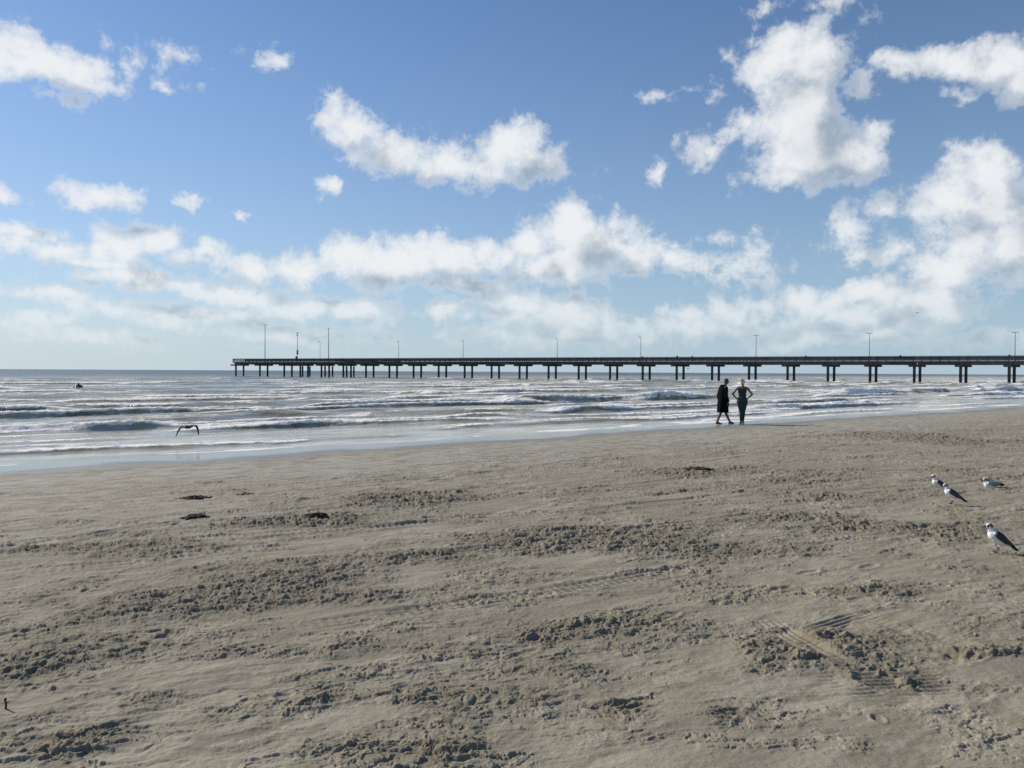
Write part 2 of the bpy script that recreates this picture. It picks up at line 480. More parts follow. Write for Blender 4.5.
def footprints(x, y, h):
    r = np.random.default_rng(5)
    xf = x.ravel(); yf = y.ravel(); hf = h.ravel()
    order = np.argsort(yf, kind='stable'); ys = yf[order]
    def stamp(px, py, a, L=.27, W=.10, dep=.022):
        i0, i1 = np.searchsorted(ys, [py - .35, py + .35])
        ii = order[i0:i1]; ii = ii[np.abs(xf[ii] - px) < .35]
        if not len(ii): return
        dx = xf[ii] - px; dy = yf[ii] - py
        q = np.sqrt(((dx * math.cos(a) + dy * math.sin(a)) / (L / 2)) ** 2 + ((-dx * math.sin(a) + dy * math.cos(a)) / (W / 2)) ** 2)
        hf[ii] += -dep * sstep(1.05, .6, q) + dep * .55 * np.exp(-((q - 1.25) / .25) ** 2)
    for _ in range(10):                              # walkers
        a = (r.choice([R(38), R(38) + PI, r.random() * 2 * PI])) + r.normal() * .25
        px, py = r.uniform(-7, 14), r.uniform(3.2, 18)
        for k in range(int(r.integers(4, 12))):
            sd_ = .09 if k % 2 else -.09
            stamp(px + k * .62 * math.cos(a) - sd_ * math.sin(a), py + k * .62 * math.sin(a) + sd_ * math.cos(a), a + r.normal() * .12, dep=r.uniform(.004, .010))
    for _ in range(160):                             # gull feet and dropped clods
        stamp(r.uniform(-8, 12), r.uniform(3, 14), r.random() * 6, r.uniform(.05, .12), r.uniform(.05, .1), r.choice([-1, 1]) * r.uniform(.003, .009))
    return hf.reshape(h.shape)

def build_sand():
    ang = np.linspace(R(-50), R(50), 1600)
    inv = np.linspace((1 / 2.4) ** .75, (1 / 24.0) ** .75, 960) ** (1 / .75)
    rr = np.concatenate([np.linspace(.0, 2.38, 14), 1 / inv, 24 * np.exp(np.linspace(.006, math.log(150 / 24), 240))])
    A, RR = np.meshgrid(ang, rr)
    X = RR * np.sin(A); Y = RR * np.cos(A)
    # pull the fan behind the camera too so the ground carries on under the viewer
    Y = np.where(RR < 2.39, Y - (2.39 - RR) * 4.0, Y)
    s = shore_s(X, Y)
    keep = s < 7
    near = s < 7.5
    h_, m_, _d = sand_relief(X[near], Y[near])
    h_ = footprints(X[near], Y[near], h_ * 1.0)
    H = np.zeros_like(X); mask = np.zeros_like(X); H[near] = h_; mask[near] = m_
    far = sstep(60, 25, RR)
    Z = base_z(X, Y) + H * np.where(s > 0, 0, 1) * (.15 + .85 * far)
    wet = sstep(-3.6, -1.0, s + 1.1 * fbm(shore_t(X, Y) / 3.5, s / 3, 3, 90))
    me = grid_mesh('beach_sand', X, Y, Z, keep, {'wet': wet, 'churn': mask, 'backlit_tone': sstep(3.0, 11.0, -s + 1.5 * perlin(shore_t(X, Y) / 5, s / 3, 91))})
    m, nt, b = new_mat('damp_beach_sand')
    pos = nt.node('ShaderNodeNewGeometry').outputs['Position']
    wa = nt.node('ShaderNodeAttribute', attribute_name='wet').outputs['Fac']
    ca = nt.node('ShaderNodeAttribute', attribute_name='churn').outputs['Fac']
    n1 = nt.noise(pos, 0.8, 5, 0.6); mpv = nt.node('ShaderNodeMapping'); mpv.inputs['Rotation'].default_value = (0, 0, -TH); nt.l.new(pos, mpv.inputs[0])
    n2 = nt.noise(nt.vmath('MULTIPLY', mpv.outputs[0], (.5, 1.3, 1)), 5, 7, 0.7); n3 = nt.noise(pos, 140, 3, 0.7)
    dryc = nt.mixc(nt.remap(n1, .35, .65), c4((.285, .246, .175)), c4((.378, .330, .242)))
    dryc = nt.mixc(nt.node('ShaderNodeAttribute', attribute_name='backlit_tone').outputs['Fac'], c4((.425, .388, .315)), dryc)  # paler towards the water: backlit grazing brightness put into the colour
    dryc = nt.mixc(nt.remap(n2, .44, .60), dryc, c4((.252, .217, .152)))
    dryc = nt.mixc(nt.math('MULTIPLY', nt.remap(ca, .05, .85), .66), dryc, c4((.175, .146, .096)))   # damp turned sand, with the shade among its clods put into the colour
    dryc = nt.mixc(nt.remap(n3, .35, .75, 0, .5), dryc, c4((.21, .19, .15)))
    col = nt.mixc(wa, dryc, c4((.20, .19, .16)))
    # pale shell hash left on the damp strip
    sh = nt.noise(nt.vmath('MULTIPLY', pos, (2.2, 5.0, 1)), 1.6, 6, .7)
    band = nt.math('MULTIPLY', nt.remap(wa, .02, .35), nt.remap(sh, .60, .72))
    col = nt.mixc(nt.math('MULTIPLY', band, .55), col, c4((.55, .53, .48)))
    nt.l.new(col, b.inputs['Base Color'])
    nt.l.new(nt.remap(wa, .55, 1.0, .9, .16), b.inputs['Roughness'])
    nt.l.new(nt.remap(wa, .3, 1.0, .12, .5), b.inputs['Specular IOR Level'])
    bp = nt.node('ShaderNodeBump'); bp.inputs['Distance'].default_value = .006
    nt.l.new(nt.remap(wa, .1, .9, .55, .02), bp.inputs['Strength'])
    nt.l.new(nt.math('ADD', nt.noise(pos, 60, 5, .7), nt.math('MULTIPLY', nt.noise(pos, 22, 4, .6), 1.4)), bp.inputs['Height'])
    nt.l.new(bp.outputs[0], b.inputs['Normal'])
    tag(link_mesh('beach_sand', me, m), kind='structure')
# ------------------------------------------------------------------ sea
CRESTS = []
def make_crests():
    r = random.Random(3)
    s = 1.5; i = 0
    while s < 330:
        if s < 24: A = .075 + s * .0075; lb = .55 + s * .03; gap = 1.15 + .042 * s
        elif s < 75: A = .21; lb = 1.5 + s * .02; gap = 2.5 + .045 * s
        else: A = .27 if s < 160 else .16; lb = 3.5; gap = 6 + .035 * s
        CRESTS.append((s, A * r.uniform(.7, 1.25), lb, i + 1, r.uniform(-.035, .035)))
        s += gap * r.uniform(.75, 1.3); i += 1
def sstepf(a, b, x):
    t = min(max((x - a) / (b - a), 0), 1); return t * t * (3 - 2 * t)
make_crests()

def build_sea():
    ang = np.linspace(R(-55), R(55), 1350)
    rr = np.concatenate([7 * np.exp(np.linspace(0, math.log(340 / 7), 1350)), 340 * np.exp(np.linspace(.02, math.log(40000 / 340), 70))])
    A, RR = np.meshgrid(ang, rr)
    X = RR * np.sin(A); Y = RR * np.cos(A)
    s = shore_s(X, Y); t = shore_t(X, Y)
    keep = s > -4
    Z = np.zeros_like(X); F = np.zeros_like(X)
    near = sstep(900, 250, RR)
    wob = perlin(t / 23, s / 40, 3)
    for (s0, A0, lb, sd_, tilt) in CRESTS:
        mean = 1.5 + .045 * min(s0, 80)
        line = s0 + tilt * t + mean * perlin(t / 14, t * 0 + 3.3, sd_) + .35 * mean * perlin(t / 4.1, t * 0 + 1.7, sd_ + 20) + .12 * perlin(t / 1.1, t * 0 + 1.7, sd_ + 40)
        sel = np.abs(s - line) < lb * 4
        if not sel.any(): continue
        x = (s - line)[sel]; tt = t[sel]; ss = s[sel]
        amp = sstep(-.45, .25, perlin(tt / 17, tt * 0 + 7.7, sd_ + 60) + .3 * perlin(tt / 4, tt * 0 + 2, sd_ + 61))
        if s0 > 70: amp = .35 + .65 * amp
        brk = sstep(-.16, .20, perlin(tt / 15, tt * 0 + 5.5, sd_ + 80) + .3 * perlin(tt / 3, tt * 0 + 9, sd_ + 81) + (.34 if s0 < 24 else .14 if s0 < 60 else -.04 if s0 < 110 else -.3 if s0 < 170 else -.8)) * amp
        lf = lb * (.62 - .30 * brk)
        prof = np.where(x > 0, np.exp(-(x / lb) ** 2), np.exp(-(x / lf) ** 2))
        trough = -.28 * np.exp(-((x + lf * 2.2) / (lf * 1.4)) ** 2)
        Z[sel] += A0 * amp * (prof + trough)
        sc = .5 + min(s0, 60) / 60 * .8
        # white water on the crest and tumbling down the face, ragged lace behind
        fr = np.where(x < 0, np.exp(-(x / (lf * .62)) ** 2), np.exp(-(x / (1.15 * sc)) ** 2))
        lace = .74 * np.exp(-np.maximum(x, 0) / (2.6 * sc)) * (x > 0)
        spill = .16 * np.exp(-np.maximum(-x - lf, 0) / (1.1 * sc)) * (x < -lf * .6)
        f = brk * np.maximum(np.maximum(fr, lace), spill)
        F[sel] = np.maximum(F[sel], f)
        Z[sel] += .065 * brk * fr * (.25 + sc * .5) * (np.maximum(perlin(tt / .33, ss / .26, sd_ + 5), -.25) + .6 * perlin(tt / .13, ss / .11, sd_ + 6))
    fade0 = sstep(.1, 1.6, s)
    Z *= fade0
    deep = sstep(1.0, 30, s)
    Z += sstep(260, 90, RR) * (.010 + .05 * deep) * fbm(t / 2.6, s / 1.3, 3, 120) * sstep(0, 3, s)
    Z += sstep(110, 40, RR) * (.004 + .020 * deep) * fbm(t / .7, s / .4, 3, 130) * sstep(2.0, 6, s)
    Z += (.020 * fbm(t / 4.5, s / 3.0, 2, 140) + .022 * perlin(t / 9, s / 8, 141)) * sstep(6, 0, s) + .004
    # residual foam streaks drifting between the breakers
    drift = sstep(.10, .5, fbm(t / 7, s / 1.6, 4, 150)) * sstep(90, 40, s) * sstep(2, 5, s) * .46
    F = np.maximum(F, drift)
    edge = .62 * np.exp(-((s - .45 - .5 * wob) / .5) ** 2)
    F = np.maximum(F, edge * sstep(-.2, .3, perlin(t / 3, s, 160)))
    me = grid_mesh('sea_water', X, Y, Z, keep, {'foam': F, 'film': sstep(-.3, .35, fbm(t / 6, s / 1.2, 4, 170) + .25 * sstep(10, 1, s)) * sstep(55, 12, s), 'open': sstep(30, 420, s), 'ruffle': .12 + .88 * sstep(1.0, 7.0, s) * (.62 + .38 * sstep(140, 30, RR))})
    m, nt, b = new_mat('murky_sea_water')
    geo = nt.node('ShaderNodeNewGeometry')
    pos = geo.outputs['Position']
    mp = nt.node('ShaderNodeMapping'); mp.inputs['Rotation'].default_value = (0, 0, -TH); nt.l.new(pos, mp.inputs[0])
    q = nt.vmath('MULTIPLY', mp.outputs[0], (.55, 1.0, 1.0))
    fa = nt.node('ShaderNodeAttribute', attribute_name='foam').outputs['Fac']
    fn = nt.noise(q, 2.4, 7, .68, .4)
    fm = nt.noise(q, .5, 3, .6)
    fv = nt.math('ADD', nt.math('MULTIPLY', fa, 1.15), nt.math('MULTIPLY_ADD', fn, 1.9, -.98))
    fv = nt.math('ADD', fv, nt.math('MULTIPLY_ADD', fm, .5, -.25))
    foam = nt.math('MULTIPLY', nt.remap(fv, .25, .54), nt.remap(fa, .02, .15))
    silt = nt.noise(q, .12, 4, .6)
    wc = nt.mixc(nt.remap(silt, .35, .65), c4((.225, .188, .088)), c4((.32, .262, .125)))
    flm = nt.node('ShaderNodeAttribute', attribute_name='film').outputs['Fac']
    fl2 = nt.math('MULTIPLY', nt.math('MULTIPLY', flm, nt.remap(nt.noise(q, 1.3, 6, .65), .30, .60)), .8)
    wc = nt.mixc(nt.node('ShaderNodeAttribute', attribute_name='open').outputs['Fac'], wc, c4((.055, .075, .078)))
    wc = nt.mixc(fl2, wc, c4((.58, .545, .47)))
    col = nt.mixc(foam, wc, c4((.86, .81, .73)))
    nt.l.new(nt.remap(foam, 0, 1, .42, .6, False), b.inputs['Subsurface Weight']); b.inputs['Subsurface Radius'].default_value = (1, .9, .6); b.inputs['Subsurface Scale'].default_value = .28
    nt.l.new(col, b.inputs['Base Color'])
    opn = nt.node('ShaderNodeAttribute', attribute_name='open').outputs['Fac']
    nt.l.new(nt.math('ADD', nt.remap(foam, 0, 1, .16, .85, False), nt.math('MULTIPLY', opn, .18), clamp=True), b.inputs['Roughness'])
    b.inputs['IOR'].default_value = 1.333
    nt.l.new(nt.remap(foam, 0, 1, .36, .1, False), b.inputs['Specular IOR Level'])
    bp = nt.node('ShaderNodeBump'); bp.inputs['Distance'].default_value = .11
    nt.l.new(nt.math('MULTIPLY', nt.node('ShaderNodeAttribute', attribute_name='ruffle').outputs['Fac'], .5), bp.inputs['Strength'])
    h1 = nt.noise(q, 2.6, 3, .5); h2 = nt.noise(q, .6, 3, .5)
    hh = nt.math('ADD', h1, nt.math('MULTIPLY', h2, 2.0))
    hh = nt.math('ADD', hh, nt.math('MULTIPLY', nt.noise(q, .11, 3, .5), 2.2))
    hh = nt.math('ADD', hh, nt.math('MULTIPLY', foam, .6))
    nt.l.new(hh, bp.inputs['Height'])
    nt.l.new(bp.outputs[0], b.inputs['Normal'])
    tag(link_mesh('sea_water', me, m), kind='structure')
# ------------------------------------------------------------------ pier
P0 = Vector((105.9, 163.0, 0)); PST = Vector((-7.905, 4.026, 0))
PDIR = PST.normalized(); PANG = math.atan2(PDIR.y, PDIR.x)
PN = Vector((-PDIR.y, PDIR.x, 0))
if PN.y > 0: PN = -PN               # points to the viewer's side
WDIR = Vector((2.1, 1.57, 0)).normalized(); WANG = math.atan2(WDIR.y, WDIR.x)
def pk(k): return P0 + PST * k
def k_of_u(u):
    lo, hi = -10.0, 27.0
    for _ in range(50):
        m_ = (lo + hi) / 2; p = pk(m_)
        if 512 + FPX * p.x / p.y > u: lo = m_
        else: hi = m_
    return lo

m_conc = simple_mat('weathered_concrete', (.098, .102, .108), .9, .35, .6, .2, bump=.3)
m_pile = simple_mat('dark_concrete_pile', (.08, .086, .094), .85, .5, .8, .2)
m_rail = simple_mat('grey_timber_rail', (.095, .096, .10), .85, .5, .35, .2)
m_beam = simple_mat('stained_concrete_beam', (.09, .09, .093), .9, .5, .25, .2)
m_steel = simple_mat('galvanised_steel', (.13, .14, .15), .75, .15, 3.0, .2)
m_lampw = simple_mat('lamp_housing', (.14, .15, .16), .7, .15, 8, .4)
m_box = simple_mat('instrument_box', (.06, .065, .07), .6, .2, 8, .3)

K0, K1 = -6.0, 25.32
BENTS = [-6, -5, -4, -3, -2, -1] + list(range(0, 23)) + [22.78, 24, 25.25]
pier = empty('fishing_pier', (0, 0, 0))
tag(pier, 'long dark concrete fishing pier on paired piles crossing the sea below the clouds', 'pier')
ZD = 4.85
def seg_box(bm, ka, kb, off, z0, z1, w):
    a = pk(ka) + PN * off; b_ = pk(kb) + PN * off
    bm_box(bm, ((a.x + b_.x) / 2, (a.y + b_.y) / 2, (z0 + z1) / 2), ((b_ - a).length, w, z1 - z0), PANG)
bm = bmesh.new(); seg_box(bm, K0, K1, 0, ZD - .28, ZD, 5.4); link_mesh('deck', bm_done(bm, 'deck'), m_conc, pier)
ks = sorted(BENTS)
spans = list(zip(ks[:-1], ks[1:]))
proto = None
for (ka, kb) in spans:                                       # girders, one per span, just short of each other
    bm = bmesh.new()
    for off in (-2.2, 0, 2.2):
        seg_box(bm, ka + .008, kb - .008, off, ZD - .283 - .56, ZD - .283, .42)
    link_mesh('girder', bm_done(bm, 'girder'), m_beam, pier)
bm0 = bmesh.new(); bm_tube(bm0, (0, 0, -2.2), (0, 0, ZD - .84 - .45), .30, .30, 14)
pile_me = bm_done(bm0, 'pile', False)
bm0 = bmesh.new(); bm_box(bm0, (0, 0, ZD - .845 - .225), (6.1, 1.0, .45), 0, .05)
cap_me = bm_done(bm0, 'pile_cap')
for k in BENTS:
    p = pk(k)
    link_mesh('pile_cap', cap_me, m_conc, pier, (p.x, p.y, 0), WANG)
    for sgn in (-1, 1):
        qv = p + WDIR * (1.3 * sgn)
        link_mesh('pile', pile_me, m_pile, pier, (qv.x, qv.y, 0), 0)
# railings: one section per span and side, posts, rails and balusters
for side in (2.6, -2.6):
    for i, (ka, kb) in enumerate(list(zip([K0] + ks[1:-1], ks[1:-1] + [K1]))):
        bm = bmesh.new()
        a = pk(ka) + PN * side; b_ = pk(kb) + PN * side; L = (b_ - a).length
        n = max(3, round(L / 1.8))
        for j in range(n):
            c = a.lerp(b_, (j + .5) / n)
            bm_box(bm, (c.x, c.y, ZD + .53), (.12, .12, 1.06), PANG)
        mid = (a + b_) / 2
        bm_box(bm, (mid.x, mid.y, ZD + 1.095), (L - .02, .28, .065), PANG)
        for zz, hh in ((.22, .14), (.46, .14), (.70, .14), (.92, .12)):
            oo = PN * (.085 if side > 0 else -.085)
            bm_box(bm, (mid.x + oo.x, mid.y + oo.y, ZD + zz), (L - .02, .045, hh), PANG)
        link_mesh('railing', bm_done(bm, 'railing'), m_rail, pier)
e = pk(K1)
bm = bmesh.new()
bm_box(bm, (e.x, e.y, ZD + 1.095), (.2, 4.9, .065), PANG)
for zz in (.22, .5, .8): bm_box(bm, (e.x, e.y, ZD + zz), (.05, 4.9, .12), PANG)
for j in range(4):
    c = e + PN * (-2.1 + 1.4 * j); bm_box(bm, (c.x, c.y, ZD + .53), (.12, .12, 1.06), PANG)
link_mesh('railing', bm_done(bm, 'railing'), m_rail, pier)
# cross head behind the main deck
hc = pk(21.0)
bm = bmesh.new()
A_ = hc + WDIR * 3.0; B_ = hc + WDIR * 30
mid = (A_ + B_) / 2
bm_box(bm, (mid.x, mid.y, ZD - .16), ((B_ - A_).length, 9.0, .27), WANG)
link_mesh('head_platform', bm_done(bm, 'head_platform'), m_conc, pier)
for du, dk in ((325.0, 8), (332.5, 20), (346.6, 8), (353.8, 20), (302.5, 8), (309.8, 20)):
    Yd = pk(k_of_u(du)).y + dk
    xx = (du - 512) / FPX * Yd
    link_mesh('pile', pile_me, m_pile, pier, (xx, Yd, 0), 0)
bm = bmesh.new()
for sg in (-1, 1):
    off = Vector((-WDIR.y, WDIR.x, 0)) * 4.4 * sg
    for zz in (.25, .5, .75, 1.08):
        bm_box(bm, (mid.x + off.x, mid.y + off.y, ZD + zz), ((B_ - A_).length - 1.2, .05, .1), WANG)
link_mesh('railing', bm_done(bm, 'railing'), m_rail, pier)

# lamp posts standing on the deck
def lamp(u, ytop, label, arms=2, thick=.075, side=-2.2):
    k = k_of_u(u); p = pk(k) + PN * side
    # slide along the deck until the foot bears on the same heading
    for _ in range(20):
        uu = 512 + FPX * p.x / p.y; p += PDIR * ((uu - u) * .25)
    top = at_depth(u, ytop, p.y).z
    t = empty('pier_lamp', (p.x, p.y, ZD), PANG)
    tag(t, label, 'lamp post', 'lamp posts along the pier')
    hgt = top - ZD
    bm = bmesh.new(); bm_tube(bm, (0, 0, 0), (0, 0, hgt - .1), thick * 1.25, thick * .8, 10); bm_tube(bm, (0, 0, .001), (0, 0, .25), thick * 2.2, thick * 1.6, 10)
    link_mesh('pole', bm_done(bm, 'pole', True), m_steel, t)
    bm = bmesh.new(); bm_tube(bm, (-.28 if arms == 2 else 0, 0, hgt - .06), (.28, 0, hgt - .06), .045, .045, 8)
    link_mesh('arm', bm_done(bm, 'arm', True), m_steel, t)
    for sg in ((-1, 1) if arms == 2 else (1,)):
        bm = bmesh.new(); bm_box(bm, (sg * .44, 0, hgt - .06), (.36, .24, .13), 0, .03)
        h = link_mesh('lamp_head', bm_done(bm, 'lamp_head'), m_lampw, t)
    return t
lamp(265, 324.5, 'tall twin-headed lamp post nearest the seaward left end of the pier', thick=.10)
lamp(320, 341.5, 'short faint lamp post between the instrument mast and a tall lamp post', 1, .05)
lamp(328.5, 328, 'tall twin-headed lamp post just right of the instrument mast', thick=.10)
lamp(398.5, 341, 'slender lamp post on the pier, next right of the tall twin-headed ones', 1, .06)
lamp(463, 340, 'slender lamp post on the left half of the pier above open surf', 1, .06)
lamp(557, 338.5, 'slender lamp post near the middle of the pier below the biggest low cloud', 1, .06)
lamp(640.5, 337, 'slender lamp post on the pier a little left of two leaning onlookers', 1, .06)
lamp(755.7, 335, 'lamp post on the pier just right of the walking couple', 2, .065)
lamp(869, 333, 'twin-headed lamp post on the pier, second from the right edge', 2, .065)
lamp(1014.5, 332, 'twin-headed lamp post on the pier at the right edge of the view', 2, .065)

# instrument mast
kk = k_of_u(297.3); p = pk(kk) + PN * 2.3
for _ in range(20):
    p += PDIR * ((512 + FPX * p.x / p.y - 297.3) * .25)
mast = empty('instrument_mast', (p.x, p.y, ZD), PANG)
tag(mast, 'thin weather mast with crossarm and dark instrument boxes near the pier end', 'mast')
top = at_depth(297.3, 332.5, p.y).z - ZD
bm = bmesh.new(); bm_tube(bm, (0, 0, 0), (0, 0, top), .10, .06, 10); link_mesh('pole', bm_done(bm, 'pole', True), m_steel, mast)
bm = bmesh.new(); bm_tube(bm, (-.55, 0, top - .3), (.6, 0, top - .3), .05, .05, 8); link_mesh('crossarm', bm_done(bm, 'crossarm', True), m_steel, mast)
for xx in (-.5, .55):
    bm = bmesh.new(); bm_tube(bm, (xx, 0, top - .3), (xx, 0, top + .05), .03, .03, 8); bm_ball(bm, (xx, 0, top + .1), (.14, .14, .08), seg=10)
    link_mesh('wind_sensor', bm_done(bm, 'wind_sensor', True), m_box, mast)
for (zz, w, hh, ox) in ((3.55, .55, .55, -.1), (2.8, .5, .75, -.05), (1.35, .6, .95, .35)):
    bm = bmesh.new(); bm_box(bm, (ox, .02, zz), (w, .4, hh), 0, .05); link_mesh('instrument_box', bm_done(bm, 'instrument_box'), m_box, mast)
bm = bmesh.new(); bm_box(bm, (.05, 0, top - .95), (.4, .3, .25), 0, .04); link_mesh('instrument_box', bm_done(bm, 'instrument_box'), m_box, mast)

# ------------------------------------------------------------------ people
def skin_mat(name, rough=.55):
    m, nt, b = new_mat(name)
    a = nt.node('ShaderNodeAttribute', attribute_name='tint').outputs['Color']
    tc = nt.node('ShaderNodeTexCoord').outputs['Object']
    f = nt.remap(nt.noise(tc, 30, 4), .3, .7, .85, 1.12, False)
    v = nt.vmath('SCALE', a); nt.put(v.node.inputs['Scale'], f)
    nt.l.new(v, b.inputs['Base Color']); b.inputs['Roughness'].default_value = rough
    b.inputs['Specular IOR Level'].default_value = .3
    return m
m_skin = skin_mat('skin')
m_feather = skin_mat('feathers', .7)
m_black = simple_mat('black_cloth', (.006, .006, .007), .9, .3, 30, .05)
m_green = simple_mat('dark_teal_cloth', (.028, .050, .050), .85, .3, 30, .2)
m_navy = simple_mat('navy_cloth', (.03, .035, .05), .85, .3, 30, .2)
m_blond = simple_mat('blond_hair', (.58, .47, .31), .6, .25, 60, .4)
m_dhair = simple_mat('dark_hair', (.035, .028, .024), .6, .3, 60, .4)

def head(bm, c, fwd, s=1.0):
    c = Vector(c); f = Vector(fwd).normalized(); r = f.cross(Vector((0, 0, 1))).normalized(); up = r.cross(f)
    M = Matrix((r, f, up)).transposed()
    bm_ball(bm, c + up * .015 * s, (.074 * s, .094 * s, .105 * s), M, 20)           # skull
    bm_ball(bm, c + f * .03 * s - up * .055 * s, (.055 * s, .06 * s, .062 * s), M, 16)   # jaw
    bm_cap(bm, c + f * .088 * s + up * .022 * s, .008 * s, c + f * .112 * s - up * .012 * s, .014 * s, 8)  # nose
    bm_ball(bm, c + f * .088 * s - up * .048 * s, (.026 * s, .008 * s, .010 * s), M, 10)   # lips
    for q in (-1, 1):
        bm_ball(bm, c + r * q * .078 * s - f * .008 * s, (.012 * s, .024 * s, .034 * s), M, 10)     # ears
        bm_ball(bm, c + r * q * .032 * s + f * .082 * s + up * .04 * s, (.022 * s, .012 * s, .010 * s), M, 8)  # brow
    return M

def hand(bm, wrist, d, palmn, s=1.0):
    """palm, four fingers and a thumb, gently curled"""
    w = Vector(wrist); d = Vector(d).normalized(); n = Vector(palmn).normalized(); a = d.cross(n).normalized()
    bm_cap(bm, w, .026 * s, w + d * .03 * s, .03 * s, 10)
    for i, (o, L) in enumerate(((-.03, .068), (-.01, .078), (.01, .074), (.03, .058))):
        b0 = w + d * .045 * s + a * o * .7 * s; b1 = w + d * .09 * s + a * o * s
        bm_cap(bm, b0, .014 * s, b1, .0105 * s, 8)
        b2 = b1 + d * L * .55 * s + n * .015 * s; b3 = b2 + d * L * .35 * s + n * .025 * s
        bm_cap(bm, b1, .0105 * s, b2, .0095 * s, 8); bm_cap(bm, b2, .0095 * s, b3, .008 * s, 8)
    t0 = w + d * .02 * s - a * .025 * s; t1 = t0 + d * .03 * s - a * .035 * s + n * .01 * s; t2 = t1 + d * .03 * s - a * .006 * s + n * .01 * s
    bm_cap(bm, t0, .016 * s, t1, .012 * s, 8); bm_cap(bm, t1, .012 * s, t2, .010 * s, 8)

def foot(bm, ankle, d, toe_down=0.0):
    a = Vector(ankle); d = Vector(d).normalized()
    z0 = .028
    heel = Vector((a.x, a.y, a.z - .055)) - d * .035
    ball = heel + d * .175; ball.z = heel.z - toe_down - .004
    tip = ball + d * .06; tip.z = ball.z - .004
    bm_cap(bm, a, .040, heel, .034, 10); bm_cap(bm, heel, .034, ball, .034, 10); bm_cap(bm, ball, .034, tip, .022, 10)
    bm_cap(bm, a, .040, ball, .03, 10)
    side = d.cross(Vector((0, 0, 1)))
    for i in range(5):
        o = (i - 2) * .016
        bm_cap(bm, ball + side * o, .012, tip + side * o - d * abs(i - 1.2) * .006, .0095, 6)

def walking_man():
    g = stand_at(722.5, 424.3)
    t = empty('person', (g.x, g.y, g.z + .004), R(18))
    tag(t, 'barefoot person in a long black knee-length top walking right with head bowed', 'person')
    # x = walking direction, y = left of it
    bm = bmesh.new()
    hipL, hipR = (0, .09, .90), (0, -.09, .90)
    kneeR, ankR = (-.12, -.09, .48), (-.30, -.09, .105)      # trailing leg
    kneeL, ankL = (.18, .09, .49), (.38, .09, .09)           # leading leg
    for hp, kn, an in ((hipL, kneeL, ankL), (hipR, kneeR, ankR)):
        bm_cap(bm, hp, .095, kn, .06); 
        mid_ = Vector(kn).lerp(Vector(an), .32); bm_cap(bm, kn, .056, mid_ - Vector((.012, 0, 0)), .057); bm_cap(bm, mid_ - Vector((.012, 0, 0)), .057, an, .037)
    foot(bm, ankL, (1, .05, 0)); foot(bm, ankR, (1, -.05, 0), .012)
    bm_ball(bm, (0, 0, .95), (.12, .165, .13)); bm_ball(bm, (.01, 0, 1.10), (.115, .15, .17)); bm_ball(bm, (.02, 0, 1.30), (.12, .18, .17))
    bm_cap(bm, (.03, -.17, 1.42), .06, (.03, .17, 1.42), .06); bm_cap(bm, (.05, 0, 1.42), .062, (.10, 0, 1.54), .055)
    for q, sw in ((1, -.06), (-1, .05)):
        sh = Vector((.03, q * .19, 1.40)); el = Vector((-.02 + sw * .4, q * .23, 1.11)); wr = Vector((.05 + sw, q * .22, .86))
        bm_cap(bm, sh, .052, el, .042); bm_cap(bm, el, .041, wr, .028)
        hand(bm, wr, (.1, 0, -1), (.3, -q, 0))
    head(bm, (.15, 0, 1.635), (.88, -.08, -.42))
    me = remeshed(bm, 'body', .0065)
    def colr(co):
        c = np.tile(np.array((.13, .078, .052), np.float32), (len(co), 1)); return c
    tint(me, colr); link_mesh('body', me, m_skin, t)
    # long top: torso, sleeves and skirt as one garment
    bm = bmesh.new()
    rings = [(.455, .235, .20, .015), (.6, .22, .205, .01), (.8, .20, .205, .0), (.95, .175, .20, .0), (1.1, .165, .20, .0), (1.25, .165, .215, .01), (1.36, .155, .225, .02), (1.44, .12, .19, .035), (1.49, .085, .11, .06)]
    prev = None
    for zi, (z, rx, ry, cx) in enumerate(rings):
        vs = []
        for k in range(40):
            a = 2 * PI * k / 40
            rip = 1 + (.05 * math.sin(5 * a + 1) + .03 * math.sin(9 * a)) * max(0, (1.0 - z)) * 1.6
            vs.append(bm.verts.new((cx + rx * math.cos(a) * rip, ry * math.sin(a) * rip, z + .012 * math.sin(3 * a) * (zi == 0))))
        if prev:
            for k in range(40): bm.faces.new((prev[k], prev[(k + 1) % 40], vs[(k + 1) % 40], vs[k]))
        else: bm.faces.new(vs[::-1])
        prev = vs
    bm.faces.new(prev)
    for q, sw in ((1, -.06), (-1, .05)):
        sh = Vector((.03, q * .19, 1.39)); el = Vector((-.02 + sw * .4, q * .235, 1.10)); wr = Vector((.04 + sw * .9, q * .225, .92))
        bm_cap(bm, sh, .075, el, .066); bm_cap(bm, el, .066, wr, .058)
    bm_ball(bm, (-.015, 0, 1.46), (.10, .12, .08))          # folded hood at the nape
    link_mesh('long_top', remeshed(bm, 'long_top', .012, 1), m_black, t)
    bm = bmesh.new()
    c = Vector((.15, 0, 1.635)); f = Vector((.88, -.08, -.42)).normalized()
    bm_ball(bm, c - f * .018 + Vector((0.012, 0, .035)), (.092, .086, .088))
    link_mesh('hair', bm_done(bm, 'hair', True), m_dhair, t)
    return t
walking_man()

